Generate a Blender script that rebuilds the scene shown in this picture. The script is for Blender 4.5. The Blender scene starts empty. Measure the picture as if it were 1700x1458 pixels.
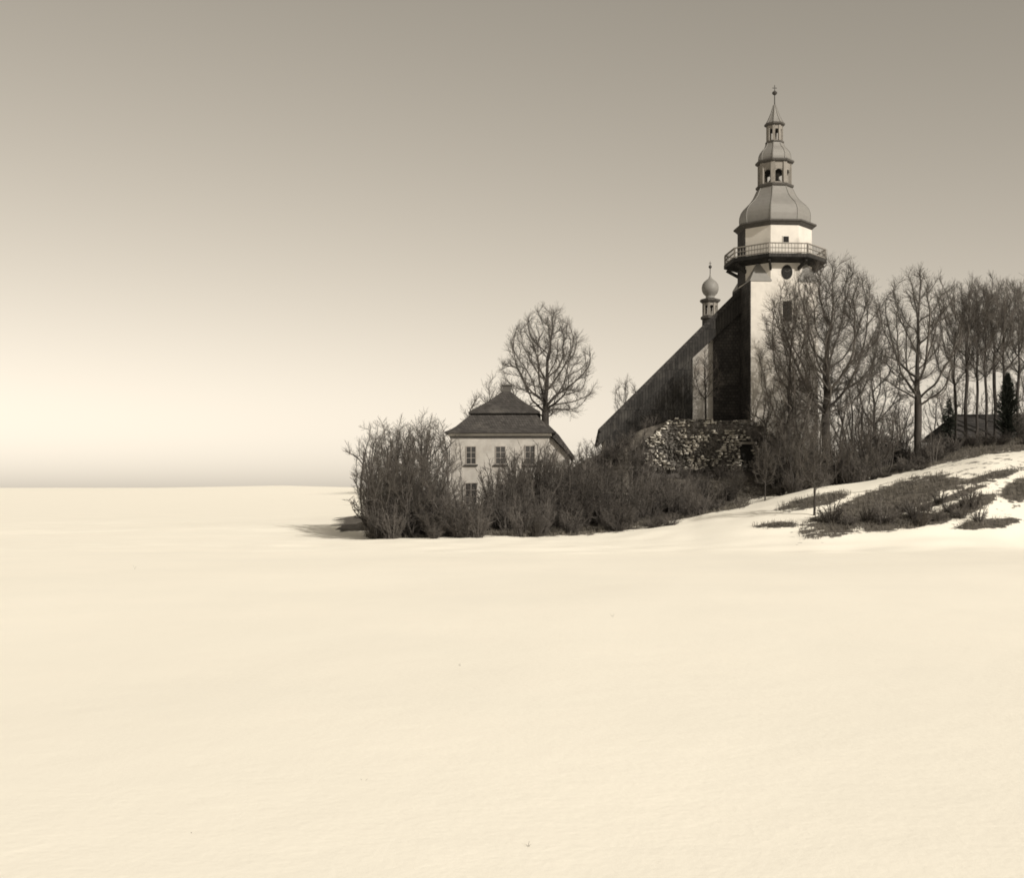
import bpy, bmesh, math, random
import numpy as np
from mathutils import Vector, Matrix, noise
R = math.radians
C = bpy.context.scene.collection
S = bpy.context.scene

# ---------------------------------------------------------------- camera, sky, sun
F = 2000.0; VH = 830.0; UC = 850.0; CZ = 3.0
cam_d = bpy.data.cameras.new('camera'); cam = bpy.data.objects.new('camera', cam_d); C.objects.link(cam)
cam.location = (0, 0, CZ); cam.rotation_euler = (R(90), 0, 0)
cam_d.sensor_fit = 'HORIZONTAL'; cam_d.sensor_width = 36; cam_d.lens = 36*F/1700
cam_d.shift_x = 0; cam_d.shift_y = (VH-729)/1700
cam_d.clip_start = 0.1; cam_d.clip_end = 20000
S.camera = cam
SUN_AZ = R(38); SUN_EL = R(29)
w = bpy.data.worlds.new('World'); S.world = w; w.use_nodes = True
nt = w.node_tree; bg = nt.nodes['Background']
sky = nt.nodes.new('ShaderNodeTexSky'); sky.sky_type = 'NISHITA'; sky.sun_disc = False
sky.sun_elevation = SUN_EL
sky.sun_rotation = math.pi - SUN_AZ
sky.air_density = 1.0; sky.dust_density = 1.0; sky.ozone_density = 1.0
bw = nt.nodes.new('ShaderNodeRGBToBW')          # monochrome film: grey sky toned warm
tint = nt.nodes.new('ShaderNodeVectorMath'); tint.operation = 'MULTIPLY'
tint.inputs[1].default_value = (1.0, 0.90, 0.75)
nt.links.new(sky.outputs[0], bw.inputs[0]); nt.links.new(bw.outputs[0], tint.inputs[0])
nt.links.new(tint.outputs[0], bg.inputs[0]); bg.inputs[1].default_value = 0.15
sl = bpy.data.lights.new('sun', 'SUN'); sl.energy = 4.3; sl.angle = R(0.5); sl.color = (1.0, 0.94, 0.85)
so = bpy.data.objects.new('sun', sl); C.objects.link(so)
sd = Vector((math.sin(SUN_AZ)*math.cos(SUN_EL), -math.cos(SUN_AZ)*math.cos(SUN_EL), math.sin(SUN_EL)))
so.rotation_euler = sd.to_track_quat('Z', 'Y').to_euler()
so.location = (60, -40, 60)
S.view_settings.view_transform = 'Standard'; S.view_settings.look = 'None'
S.view_settings.gamma = 1; S.view_settings.exposure = 0.0
S.cycles.max_bounces = 5
S.cycles.pixel_filter_type = 'BLACKMAN_HARRIS'; S.cycles.filter_width = 1.7

# ---------------------------------------------------------------- helpers
def P(u, v, Y): return Vector(((u-UC)*Y/F, Y, CZ+(VH-v)*Y/F))
def Zv(v, Y): return CZ+(VH-v)*Y/F
def interp(x, pts):
    return float(np.interp(x, [p[0] for p in pts], [p[1] for p in pts]))
def smooth(t): t = min(1, max(0, t)); return t*t*(3-2*t)

E_PTS = [(300, 0), (617, .15), (740, .4), (900, .7), (1000, 1.0), (1150, 1.7), (1250, 2.7), (1345, 4.1), (1430, 4.6), (1500, 5.2), (1640, 6.75), (1700, 7.1), (1900, 8.6), (2300, 9)]
H_PTS = [(300, 0.2), (617, .8), (740, 1.3), (900, 1.6), (960, 3.4), (1010, 6.2), (1060, 9.8), (1110, 10.7), (1250, 10.7), (1310, 7.4), (1400, 6.0), (1500, 6.6), (1600, 8.0), (1700, 8.9), (1900, 10.3), (2300, 10.5)]
F_PTS = [(1030, 20), (1048, 5.2), (1300, 5.2), (1330, 20)]
def G(x, y):
    yy = max(60.0, min(y, 120.0))
    u = UC + x*F/yy
    e = interp(u, E_PTS); h = interp(u, H_PTS)
    z = 0.0
    y0 = 72 + 10*smooth((1250-u)/300)
    z = e*smooth((y-y0)/(103-y0))
    hf = min(h, interp(u, F_PTS))
    z += (hf-e)*smooth((y-103)/9)+(h-hf)*smooth((y-114.4)/.8)
    z *= 1-smooth((y-230)/500)
    z += 0.22*noise.noise(Vector((x*.05, y*.05, 3)))*smooth((y-8)/30)*(1 + smooth((y-70)/30)) 
    z += (.02*noise.noise(Vector((x*.35, y*.28, 7)))+.07*noise.noise(Vector((x*.11+3, y*.07, 2))))*smooth((y-5)/12)
    if y > 70: z += .10*noise.noise(Vector((x*.35, y*.35, 9)))
    if y > 400: z += smooth((y-400)/2200)*(16+34*noise.noise(Vector((x*.0016, y*.0007, 5))))
    return z
def hit(u, v):
    Y = 8.0
    while Y < 200:
        p = P(u, v, Y)
        if p.z <= G(p.x, p.y): return p
        Y += .4
    return P(u, v, 200)

def mat(name, col, rough=.9, var=.25, scale=3.0, bump=0.0, bscale=20, spec=.2, metal=0.0, stretch=None, stain=None):
    m = bpy.data.materials.new(name); m.use_nodes = True; n = m.node_tree; b = n.nodes['Principled BSDF']
    b.inputs['Roughness'].default_value = rough; b.inputs['Specular IOR Level'].default_value = spec; b.inputs['Metallic'].default_value = metal
    tc = n.nodes.new('ShaderNodeTexCoord'); mp = n.nodes.new('ShaderNodeMapping')
    if stretch: mp.inputs['Scale'].default_value = stretch
    n.links.new(tc.outputs['Object'], mp.inputs[0])
    nz = n.nodes.new('ShaderNodeTexNoise'); nz.inputs['Scale'].default_value = scale; nz.inputs['Detail'].default_value = 6; nz.inputs['Roughness'].default_value = .65
    n.links.new(mp.outputs[0], nz.inputs[0])
    cr = n.nodes.new('ShaderNodeValToRGB'); e = cr.color_ramp.elements
    e[0].position = .3; e[1].position = .7
    e[0].color = [c*(1-var) for c in col]+[1]; e[1].color = [min(1, c*(1+var)) for c in col]+[1]
    n.links.new(nz.outputs[0], cr.inputs[0]); out = cr.outputs[0]
    if stain:
        n2 = n.nodes.new('ShaderNodeTexNoise'); n2.inputs['Scale'].default_value = stain[1]; n2.inputs['Detail'].default_value = 4
        n.links.new(tc.outputs['Object'], n2.inputs[0])
        r2 = n.nodes.new('ShaderNodeMapRange'); r2.inputs[1].default_value = .52; r2.inputs[2].default_value = .68
        n.links.new(n2.outputs[0], r2.inputs[0])
        mx = n.nodes.new('ShaderNodeMix'); mx.data_type = 'RGBA'
        n.links.new(r2.outputs[0], mx.inputs[0]); n.links.new(out, mx.inputs[6]); mx.inputs[7].default_value = list(stain[0])+[1]
        out = mx.outputs[2]
    n.links.new(out, b.inputs['Base Color'])
    if bump:
        bn = n.nodes.new('ShaderNodeTexNoise'); bn.inputs['Scale'].default_value = bscale; bn.inputs['Detail'].default_value = 5
        n.links.new(mp.outputs[0], bn.inputs[0])
        bp = n.nodes.new('ShaderNodeBump'); bp.inputs['Strength'].default_value = bump; bp.inputs['Distance'].default_value = .05
        n.links.new(bn.outputs[0], bp.inputs['Height']); n.links.new(bp.outputs[0], b.inputs['Normal'])
    return m
def rows_mat(name, col, row=.3, brick=.35, var=.3, rough=.85):   # shingles / boards: brick texture in UV-free object space
    m = mat(name, col, rough, var, 2.0, stain=((col[0]*1.7, col[1]*1.7, col[2]*1.65), .5))
    n = m.node_tree; b = n.nodes['Principled BSDF']
    tc = n.nodes.new('ShaderNodeTexCoord'); sp = n.nodes.new('ShaderNodeSeparateXYZ'); n.links.new(tc.outputs['Object'], sp.inputs[0])
    cb = n.nodes.new('ShaderNodeCombineXYZ'); ad = n.nodes.new('ShaderNodeMath'); n.links.new(sp.outputs[0], ad.inputs[0]); n.links.new(sp.outputs[1], ad.inputs[1])
    n.links.new(ad.outputs[0], cb.inputs[0]); n.links.new(sp.outputs[2], cb.inputs[1])
    bt = n.nodes.new('ShaderNodeTexBrick'); bt.inputs['Scale'].default_value = 1; bt.inputs['Brick Width'].default_value = brick; bt.inputs['Row Height'].default_value = row; bt.inputs['Mortar Size'].default_value = .025
    bt.inputs['Color1'].default_value = (.75, .75, .75, 1); bt.inputs['Color2'].default_value = (1.2, 1.2, 1.2, 1); bt.inputs['Mortar'].default_value = (.45, .45, .45, 1)
    n.links.new(cb.outputs[0], bt.inputs[0])
    src = b.inputs['Base Color'].links[0].from_socket
    mx = n.nodes.new('ShaderNodeMix'); mx.data_type = 'RGBA'; mx.blend_type = 'MULTIPLY'; mx.inputs[0].default_value = 1
    n.links.new(src, mx.inputs[6]); n.links.new(bt.outputs[0], mx.inputs[7]); n.links.new(mx.outputs[2], b.inputs['Base Color'])
    bp = n.nodes.new('ShaderNodeBump'); bp.inputs['Strength'].default_value = .6; bp.inputs['Distance'].default_value = .03
    n.links.new(bt.outputs[0], bp.inputs['Height']); n.links.new(bp.outputs[0], b.inputs['Normal'])
    return m
M = dict(
    plaster=mat('plaster', (.53, .50, .455), var=.10, scale=.8, bump=.25, stain=((.38, .355, .32), .45)),
    oldplaster=mat('weathered_plaster', (.37, .35, .32), var=.18, scale=1.1, bump=.2, stain=((.30, .275, .245), .6)),
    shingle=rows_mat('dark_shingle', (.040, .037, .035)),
    houseroof=rows_mat('roof_tiles', (.062, .057, .053), .22, .25),
    boards=rows_mat('dark_boards', (.032, .030, .028), 4.0, .28),
    metal=mat('sheet_metal', (.185, .178, .165), rough=.6, var=.10, scale=1.2, spec=.35, stain=((.17, .16, .15), 1.2)),
    dark=mat('dark_opening', (.018, .017, .016), var=.2),
    trim=mat('dark_cornice', (.075, .070, .064), var=.2),
    wood=mat('grey_wood', (.20, .185, .165), var=.2),
    stone=mat('rubble_stone', (.13, .122, .11), var=.55, scale=1.3, bump=.6, bscale=6),
    mortar=mat('mortar', (.09, .082, .075), var=.3),
    snowlump=mat('old_snow', (.60, .57, .51), var=.12, scale=3, bump=.3),
    bark=mat('bark', (.045, .040, .036), var=.35, scale=4, bump=.5, stretch=(1, 1, .25)),
    twig=mat('twig', (.10, .09, .08), var=.3, scale=.6),
    shrub=mat('shrub_twig', (.085, .076, .068), var=.55, scale=.5),
    needle=mat('needle', (.026, .030, .023), var=.35, scale=2),
    grass=mat('dry_grass', (.12, .108, .090), var=.5, scale=.5),
    glass=mat('window_glass', (.03, .029, .028), rough=.15, spec=.6, var=.1),
    frame=mat('window_frame', (.28, .255, .23), var=.1),
    lead=mat('bronze', (.05, .047, .043), rough=.5, var=.2),
)
def mesh_obj(name, verts, faces, m, parent=None, smooth_=False):
    me = bpy.data.meshes.new(name); me.from_pydata([tuple(v) for v in verts], [], faces); me.materials.append(M[m] if isinstance(m, str) else m)
    me.validate(); me.update()
    if smooth_: me.polygons.foreach_set('use_smooth', [True]*len(me.polygons))
    o = bpy.data.objects.new(name, me); C.objects.link(o)
    if parent: o.parent = parent
    return o
class MB:
    def __init__(s): s.v = []; s.f = []; s.p = []
    def add(s, v, f):
        s.p.append((list(v), list(f))); k = len(s.v); s.v += [tuple(x) for x in v]; s.f += [tuple(i+k for i in g) for g in f]
    def box(s, x0, x1, y0, y1, z0, z1):
        s.add([(x0,y0,z0),(x1,y0,z0),(x1,y1,z0),(x0,y1,z0),(x0,y0,z1),(x1,y0,z1),(x1,y1,z1),(x0,y1,z1)],
              [(0,3,2,1),(4,5,6,7),(0,1,5,4),(1,2,6,5),(2,3,7,6),(3,0,4,7)])
    def obox(s, c, ax, ay, az, hx, hy, hz):
        c = Vector(c); v = []
        for k in (-1, 1):
            for i, j in ((-1,-1),(1,-1),(1,1),(-1,1)): v.append(c+ax*hx*i+ay*hy*j+az*hz*k)
        s.add(v, [(0,3,2,1),(4,5,6,7),(0,1,5,4),(1,2,6,5),(2,3,7,6),(3,0,4,7)])
    def lathe(s, prof, n=8, off=22.5, cx=0, cy=0, cap=True):
        k = len(prof); v = []
        for r, z in prof:
            for i in range(n):
                a = R(off+360*i/n); v.append((cx+r*math.sin(a), cy-r*math.cos(a), z))
        f = []
        for j in range(k-1):
            for i in range(n):
                a, b = j*n+i, j*n+(i+1) % n
                f.append((a, b, b+n, a+n))
        if cap: f.append(tuple(range(n-1, -1, -1))); f.append(tuple(range((k-1)*n, k*n)))
        s.add(v, f)
    def prism(s, poly, y0, y1):      # polygon in xz extruded along y
        n = len(poly)
        s.add([(x, y0, z) for x, z in poly]+[(x, y1, z) for x, z in poly],
              [tuple(range(n)), tuple(range(2*n-1, n-1, -1))]+[(i+n, (i+1) % n+n, (i+1) % n, i) for i in range(n)])
    def each(s, name, m, parent=None):
        for v, f in s.p: fixn(mesh_obj(name, v, f, m, parent))
    def build(s, name, m, parent=None, smooth_=False):
        o = mesh_obj(name, s.v, s.f, m, parent, smooth_)
        return o
def fixn(o):
    bm = bmesh.new(); bm.from_mesh(o.data); bmesh.ops.recalc_face_normals(bm, faces=bm.faces); bm.to_mesh(o.data); bm.free(); return o
def thing(name, label, cat, loc=(0, 0, 0), rz=0, group=None):
    o = bpy.data.objects.new(name, None); C.objects.link(o); o.location = loc; o.rotation_euler = (0, 0, rz)
    o['label'] = label; o['category'] = cat
    if group: o['group'] = group
    return o
def tag(o, label, cat, group=None):
    o['label'] = label; o['category'] = cat
    if group: o['group'] = group
    return o

# ---------------------------------------------------------------- ground
rng = random.Random(4)
def ax(parts):
    a = []
    for s, e, st in parts: a += list(np.arange(s, e, st))
    return a
gx = [-6000, -4000, -2500, -1600, -1000, -650, -420, -280, -190, -130, -95, -70]+ax([(-55, -16, 1.3), (-16, 62, .5), (62, 90, 1.5)])+[90, 120, 160, 220, 300, 420, 650, 1000, 1600, 2500, 4000, 6000]
gy = [-300, -120, -50, -20, -6]+ax([(0, 30, .8), (30, 70, .9), (70, 120, .42), (120, 150, 1.2)])+[150, 158, 170, 185, 205, 230, 260, 300, 360, 430, 520, 650, 800, 1000, 1300, 1700, 2200, 2900, 3800, 5000, 7000]
gv = []; bare = []
ells = [  # u, v, half length, half thickness, angle in the photo: bare heather patches on the snow slope
    (1350, 833, 58, 9, -12), (1460, 840, 120, 25, -20), (1560, 805, 45, 12, -3), (1395, 866, 60, 12, -6), (1290, 872, 34, 5, -4), (1650, 790, 50, 6, -14), (1640, 870, 50, 8, -5), (1580, 826, 60, 5, -20), (1500, 866, 75, 12, -8), (1600, 845, 60, 12, -22),(1690,815,30,18,-25)]
ells = ells
def bare_at(x, y, z):
    if y < 68: return 0.0
    u = UC+x*F/y; v = VH-(z-CZ)*F/y
    b = 0.0
    if u < 1290 and u > 560: b = max(b, .80*smooth((y-(93 - 6*smooth((1180-u)/200)))/7)*smooth((u-575)/60)*(1-smooth((u-1225)/50)))
    if y > 103 and 560 < u < 1760: b = max(b, .9*smooth((y-103)/4)*(1-smooth((y-180)/40)))
    if u > 1440: b = max(b, .36*smooth((u-1440)/60)*smooth((890-v)/20))
    for eu, ev, a, t, ang in ells:
        du, dv = u-eu, v-ev; ca, sa = math.cos(R(ang)), math.sin(R(ang))
        p, q = (du*ca+dv*sa)/a, (-du*sa+dv*ca)/t
        d = math.hypot(p, q); wgt = .85 if a < 70 else .95
        if d < 1.7: b = max(b, wgt*smooth((1.7-d)/1.1))
    return b
for y in gy:
    for x in gx:
        z = G(x, y); gv.append((x, y, z)); bare.append(bare_at(x, y, z))
nx = len(gx)
gf = [(j*nx+i, j*nx+i+1, (j+1)*nx+i+1, (j+1)*nx+i) for j in range(len(gy)-1) for i in range(nx-1)]
gm = bpy.data.materials.new('snow_ground'); gm.use_nodes = True
n = gm.node_tree; b = n.nodes['Principled BSDF']; b.inputs['Roughness'].default_value = .85; b.inputs['Specular IOR Level'].default_value = .15
tc = n.nodes.new('ShaderNodeTexCoord')
def nz(scale, det=6, rough=.6):
    t = n.nodes.new('ShaderNodeTexNoise'); t.inputs['Scale'].default_value = scale; t.inputs['Detail'].default_value = det; t.inputs['Roughness'].default_value = rough
    n.links.new(tc.outputs['Object'], t.inputs[0]); return t.outputs[0]
def ramp(src, c0, c1, p0=.35, p1=.65):
    r = n.nodes.new('ShaderNodeValToRGB'); e = r.color_ramp.elements; e[0].position = p0; e[1].position = p1
    e[0].color = list(c0)+[1]; e[1].color = list(c1)+[1]; n.links.new(src, r.inputs[0]); return r.outputs[0]
snow = ramp(nz(.12, 4), (.885, .845, .745), (.915, .87, .765))
earth = ramp(nz(1.8, 8, .7), (.045, .040, .035), (.15, .135, .115))
at = n.nodes.new('ShaderNodeAttribute'); at.attribute_name = 'bare'
a1 = n.nodes.new('ShaderNodeMath'); a1.operation = 'MULTIPLY_ADD'; a1.inputs[1].default_value = 2.2; a1.inputs[2].default_value = -3.55
n.links.new(at.outputs['Fac'], a1.inputs[0])
a2 = n.nodes.new('ShaderNodeMath'); a2.operation = 'MULTIPLY_ADD'; a2.inputs[1].default_value = 5.0
n1 = n.nodes.new('ShaderNodeTexNoise'); n1.inputs['Scale'].default_value = .9; n1.inputs['Detail'].default_value = 9; n1.inputs['Roughness'].default_value = .72
n.links.new(tc.outputs['Object'], n1.inputs[0]); n.links.new(n1.outputs[0], a2.inputs[0]); n.links.new(a1.outputs[0], a2.inputs[2])
mr = n.nodes.new('ShaderNodeMapRange'); mr.inputs[1].default_value = .0; mr.inputs[2].default_value = .25; n.links.new(a2.outputs[0], mr.inputs[0])
gt = n.nodes.new('ShaderNodeMath'); gt.operation = 'MULTIPLY'
st = n.nodes.new('ShaderNodeMath'); st.operation = 'GREATER_THAN'; st.inputs[1].default_value = .01; n.links.new(at.outputs['Fac'], st.inputs[0])
n.links.new(mr.outputs[0], gt.inputs[0]); n.links.new(st.outputs[0], gt.inputs[1])
mx = n.nodes.new('ShaderNodeMix'); mx.data_type = 'RGBA'; n.links.new(gt.outputs[0], mx.inputs[0]); n.links.new(snow, mx.inputs[6]); n.links.new(earth, mx.inputs[7])
n.links.new(mx.outputs[2], b.inputs['Base Color'])
b1 = n.nodes.new('ShaderNodeBump'); b1.inputs['Strength'].default_value = .30; b1.inputs['Distance'].default_value = .02; n.links.new(nz(9, 8, .7), b1.inputs['Height'])
b2 = n.nodes.new('ShaderNodeBump'); b2.inputs['Strength'].default_value = .12; b2.inputs['Distance'].default_value = .15; n.links.new(nz(.9, 4), b2.inputs['Height'])
n.links.new(b1.outputs[0], b2.inputs['Normal']); n.links.new(b2.outputs[0], b.inputs['Normal'])
ground = mesh_obj('ground', gv, gf, gm, smooth_=True); ground['kind'] = 'structure'
ground['label'] = 'snow covered field rising to a bare brown hill'
atr = ground.data.attributes.new('bare', 'FLOAT', 'POINT'); atr.data.foreach_set('value', bare)

# ---------------------------------------------------------------- church
TY = 120.0; s = TY/F
tc0 = P(1286, VH, TY)
church = thing('church', 'tall white church with stacked baroque spire above long dark shingled roof', 'church', (tc0.x, TY, 10.3), R(4.2))
def zt(v): return Zv(v, TY)-10.3
r8 = 60*s; ri = r8*math.cos(R(22.5))
# square tower base with broaches up to the octagon
m = MB()
m.box(-ri, ri, -ri, ri, -4.0, zt(476)); m.build('tower_wall', 'plaster', church)
m = MB()
zb, zc = zt(475), zt(442)
for a in range(4):
    an = R(45+90*a); Rz = Matrix.Rotation(an, 3, 'Z')
    c = Rz @ Vector((0, -(ri*math.sqrt(2)+.10), 0)); k = r8*math.sin(R(22.5))
    e1 = Rz @ Vector((-k-.12, -ri+.02, 0)); e2 = Rz @ Vector((k+.12, -ri+.02, 0)); t = Rz @ Vector((0, -ri-.01, 0))
    cc = Vector((0,0,0))
    m.add([c+Vector((0,0,zb-.14)), e1+Vector((0,0,zb-.14)), e2+Vector((0,0,zb-.14)), t+Vector((0,0,zc)), c+Vector((0,0,zb)), e1+Vector((0,0,zb)), e2+Vector((0,0,zb))],
          [(4,3,5),(4,6,3),(5,3,6),(0,4,5,1),(0,2,6,4),(0,1,2),(1,5,6,2)])
m.each('broach_roof', 'metal', church)
m = MB(); m.lathe([(r8, zt(476)+.001), (r8, zt(381))]); m.build('octagon_wall', 'plaster', church)
# dark shingle over the tower's shaded side, its shade put into the colour
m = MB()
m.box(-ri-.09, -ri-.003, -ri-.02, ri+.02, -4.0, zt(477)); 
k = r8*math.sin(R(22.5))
m.box(-ri-.07, -ri-.003, -k, k, zt(474), zt(383)); m.build('shade_cladding', 'shingle', church)
# main cornice, dome
m = MB(); m.lathe([(r8+.02, zt(386)), (66*s, zt(381)), (68*s, zt(380)), (68*s, zt(377.5)), (58*s, zt(375.5))]); m.build('cornice', 'trim', church)
def dome(name, prof, m_='metal', seams=True, par=church, zf=zt, sc=s, n=8):
    q = MB(); q.lathe([(r*sc, zf(v)) for r, v in prof], n=n); o = q.build(name, m_, par)
    if seams:
        e = MB()
        for i in range(n):
            e = MB(); a = R(22.5+360*i/n); d = Vector((math.sin(a), -math.cos(a), 0))
            for (r0, v0), (r1, v1) in zip(prof[:-1], prof[1:]):
                p0 = d*r0*sc+Vector((0,0,zf(v0))); p1 = d*r1*sc+Vector((0,0,zf(v1))); t = (p1-p0)
                if t.length < .02: continue
                L = t.length; t.normalize(); side = Vector((d.y, -d.x, 0)); nn = t.cross(side)
                e.obox((p0+p1)/2, side, t, nn, .035, L/2, .04)
            fixn(e.build('hip_ridge', m_, o))
    return o
dome('dome', [(57,376), (57.5,371), (58,365), (57.5,358), (55,351), (51,345.5), (45.5,340.5), (40,335), (35.5,329), (32,322), (29,315)])
m = MB(); m.lathe([(27*s, zt(316)), (31*s, zt(313)), (31.5*s, zt(310)), (27*s, zt(309))]); m.build('cornice', 'trim', church)
def lantern(v0, v1, r, head, sill, pw, zf=zt, sc=s, par=church, cover=True):
    """octagonal open lantern from v0 (bottom) to v1 (top)"""
    q = MB()
    for i in range(8):
        a = R(22.5+45*i); d = Vector((math.sin(a), -math.cos(a), 0)); sd_ = Vector((d.y, -d.x, 0))
        q.obox(d*(r*sc-pw*.5)+Vector((0,0,(zf(v0)+zf(v1))/2)), sd_, d, Vector((0,0,1)), pw*.75, pw*.5, (zf(v1)-zf(v0))/2-.002)
    o = q.each('lantern_post', 'wood', par)
    q = MB()
    # ring of wall above and below the openings, each with inner side
    for va, vb in ((head, v1), (v0, sill)):
        za, zb_ = zf(va), zf(vb)
        if abs(va-vb) < .5: continue
        for i in range(8):
            a = R(45*i); d = Vector((math.sin(a), -math.cos(a), 0)); sd_ = Vector((d.y, -d.x, 0)); rr = r*sc*math.cos(R(22.5))
            q.obox(d*(rr-pw*.45)+Vector((0,0,(za+zb_)/2)), sd_, d, Vector((0,0,1)), r*sc*math.sin(R(22.5))-pw*.5, pw*.3, abs(za-zb_)/2-.001)
    q.each('lantern_wall', 'wood', par)
    # arched heads
    q = MB(); 
    for i in range(8):
        a = R(45*i); d = Vector((math.sin(a), -math.cos(a), 0)); sd_ = Vector((d.y, -d.x, 0)); rr = r*sc*math.cos(R(22.5)); hw = r*sc*math.sin(R(22.5))-pw*.5
        for sg in (-1, 1):
            zz = zf(head)
            p = [(0, 0), (hw, 0), (hw, -hw*.9), (hw*.8, -hw*.45), (hw*.45, -hw*.14)]
            vs = []
            for dd in (rr-pw*.7, rr-pw*.3):
                for x_, z_ in p: vs.append(d*dd+sd_*x_*sg+Vector((0,0,zz+z_-.002)))
            k_ = len(p); q.add(vs, [tuple(range(k_)), tuple(range(2*k_-1, k_-1, -1))]+[(j, j+k_, (j+1) % k_+k_, (j+1) % k_) for j in range(k_)])
    fixn(q.build('arch_head', 'wood', par))
    return o
lantern(309, 273.5, 27.5, 286, 307, .28)
m = MB(); m.lathe([(.55, zt(288)), (.50, zt(291)), (.42, zt(295)), (.5, zt(299)), (.62, zt(301))][::-1], n=16, off=0); m.build('bell', 'lead', church, True)
m = MB(); m.lathe([(24*s, zt(287)), (24*s, zt(285))]); m.build('lantern_ceiling', 'dark', church)
m = MB(); m.lathe([(27.5*s, zt(274.5)), (31*s, zt(273)), (32*s, zt(271.5)), (32*s, zt(269.5)), (26*s, zt(268))]); m.build('cornice', 'trim', church)
dome('upper_dome', [(26,268.5), (26.5,264), (26,259), (24,254), (20.5,249.5), (17,246), (15,242), (14.5,239)])
m = MB(); m.lathe([(13*s, zt(239)), (15.5*s, zt(238)), (15.5*s, zt(236)), (13*s, zt(235.5))]); m.build('cornice', 'trim', church)
lantern(235.5, 209.5, 13.5, 216, 234.5, .16)
m = MB(); m.lathe([(11.5*s, zt(218)), (11.5*s, zt(216))]); m.build('lantern_ceiling', 'dark', church)
m = MB(); m.lathe([(13.5*s, zt(210.5)), (17*s, zt(208.5)), (17.3*s, zt(206)), (14.5*s, zt(205))]); m.build('cornice', 'trim', church)
dome('spire_roof', [(15,205.5), (11.5,200), (8.4,193.5), (5.8,187), (3.6,180), (2.0,174.5), (.6,173.5)])
m = MB(); m.lathe([(.06, zt(175)), (.05, zt(158))], n=8, off=0)
m.lathe([(.05, zt(157.9)), (.2, zt(156)), (.27, zt(154)), (.2, zt(152)), (.05, zt(150.2))], n=12, off=0)
m.box(-.035, .035, -.035, .035, zt(150), zt(141)); m.box(-.22, .22, -.03, .03, zt(146.2), zt(145))
m.build('finial', 'lead', church, False)
# gallery
zg = zt(433)
m = MB(); m.lathe([(r8+.02, zt(447)), (64*s, zt(446)), (81*s, zt(442.5)), (84*s, zt(442)), (84*s, zt(436)), (62*s, zt(435.5))]); m.build('gallery_floor', 'boards', church)
m = MB()
for i in range(8):
    for t in (0.0, ):
        a0, a1_ = R(22.5+45*i), R(22.5+45*(i+1))
        p = Vector((math.sin(a0), -math.cos(a0), 0)).lerp(Vector((math.sin(a1_), -math.cos(a1_), 0)), t); L = p.length; d = p.normalized(); sd_ = Vector((d.y, -d.x, 0))
        rin = r8*L if t == 0 else r8*L
        p0 = d*(rin-.05)+Vector((0,0,zt(457))); p1 = d*(79*s*L)+Vector((0,0,zt(445)))
        tt = (p1-p0); LL = tt.length; tt.normalize(); m.obox((p0+p1)/2, sd_, tt, tt.cross(sd_), .10, LL/2, .16)
m.each('gallery_bracket', 'boards', church)
m = MB(); b_ = MB()
for i in range(8):
    a0, a1_ = R(22.5+45*i), R(22.5+45*(i+1)); q0 = Vector((math.sin(a0), -math.cos(a0), 0)); q1 = Vector((math.sin(a1_), -math.cos(a1_), 0))
    rr = 82*s; e = (q1-q0)*rr; L = e.length; e.normalize(); o_ = Vector((e.y, -e.x, 0))
    for v, h in ((419.5, .055), (434, .04), (427, .03)):
        m.obox((q0+q1)/2*rr+Vector((0,0,zt(v))), e, o_, Vector((0,0,1)), L/2, .06, h)
    for j in range(0, 12):
        p = q0.lerp(q1, j/12)*rr; hh = .05 if j else .09
        b_.obox(p+Vector((0,0,(zt(419.5)+zt(436))/2)), e, o_, Vector((0,0,1)), .07 if j == 0 else .022, .07 if j == 0 else .02, (zt(419.5)-zt(436))/2-.03)
m.build('gallery_rail', 'wood', church); b_.build('gallery_balusters', 'wood', church)
# openings on the sunlit front
def window(par, x, z0, z1, hw, y, name='window', pane='dark', frame='frame', fw=.08, sill=True, bars=0, cross=0, reveal=.12):
    q = MB(); 
    q.box(x-hw, x+hw, y-.02, y+.25, z0, z1); o = q.build(name, pane, par)
    q = MB()
    q.box(x-hw-fw, x-hw, y-.07, y+.02, z0-fw, z1+fw); q.box(x+hw, x+hw+fw, y-.07, y+.02, z0-fw, z1+fw)
    q.box(x-hw, x+hw, y-.07, y+.02, z1, z1+fw); q.box(x-hw, x+hw, y-.07, y+.02, z0-fw, z0)
    for k in range(bars): xx = x-hw+2*hw*(k+1)/(bars+1); q.box(xx-.025, xx+.025, y-.05, y-.022, z0, z1)
    for k in range(cross): zz = z0+(z1-z0)*(k+1)/(cross+1); q.box(x-hw, x+hw, y-.048, y-.0225, zz-.02, zz+.02)
    q.build('frame', frame, o)
    if sill: q = MB(); q.box(x-hw-.22, x+hw+.22, y-.22, y-.001, z0-fw-.12, z0-fw-.002); q.build('sill', 'trim', o)
    return o
window(church, .12, zt(414), zt(404.5), .28, -ri, fw=.05, sill=False, frame='plaster')
window(church, .25, zt(542), zt(509), .46, -ri, fw=.08, sill=False, frame='plaster', pane='dark')
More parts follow.
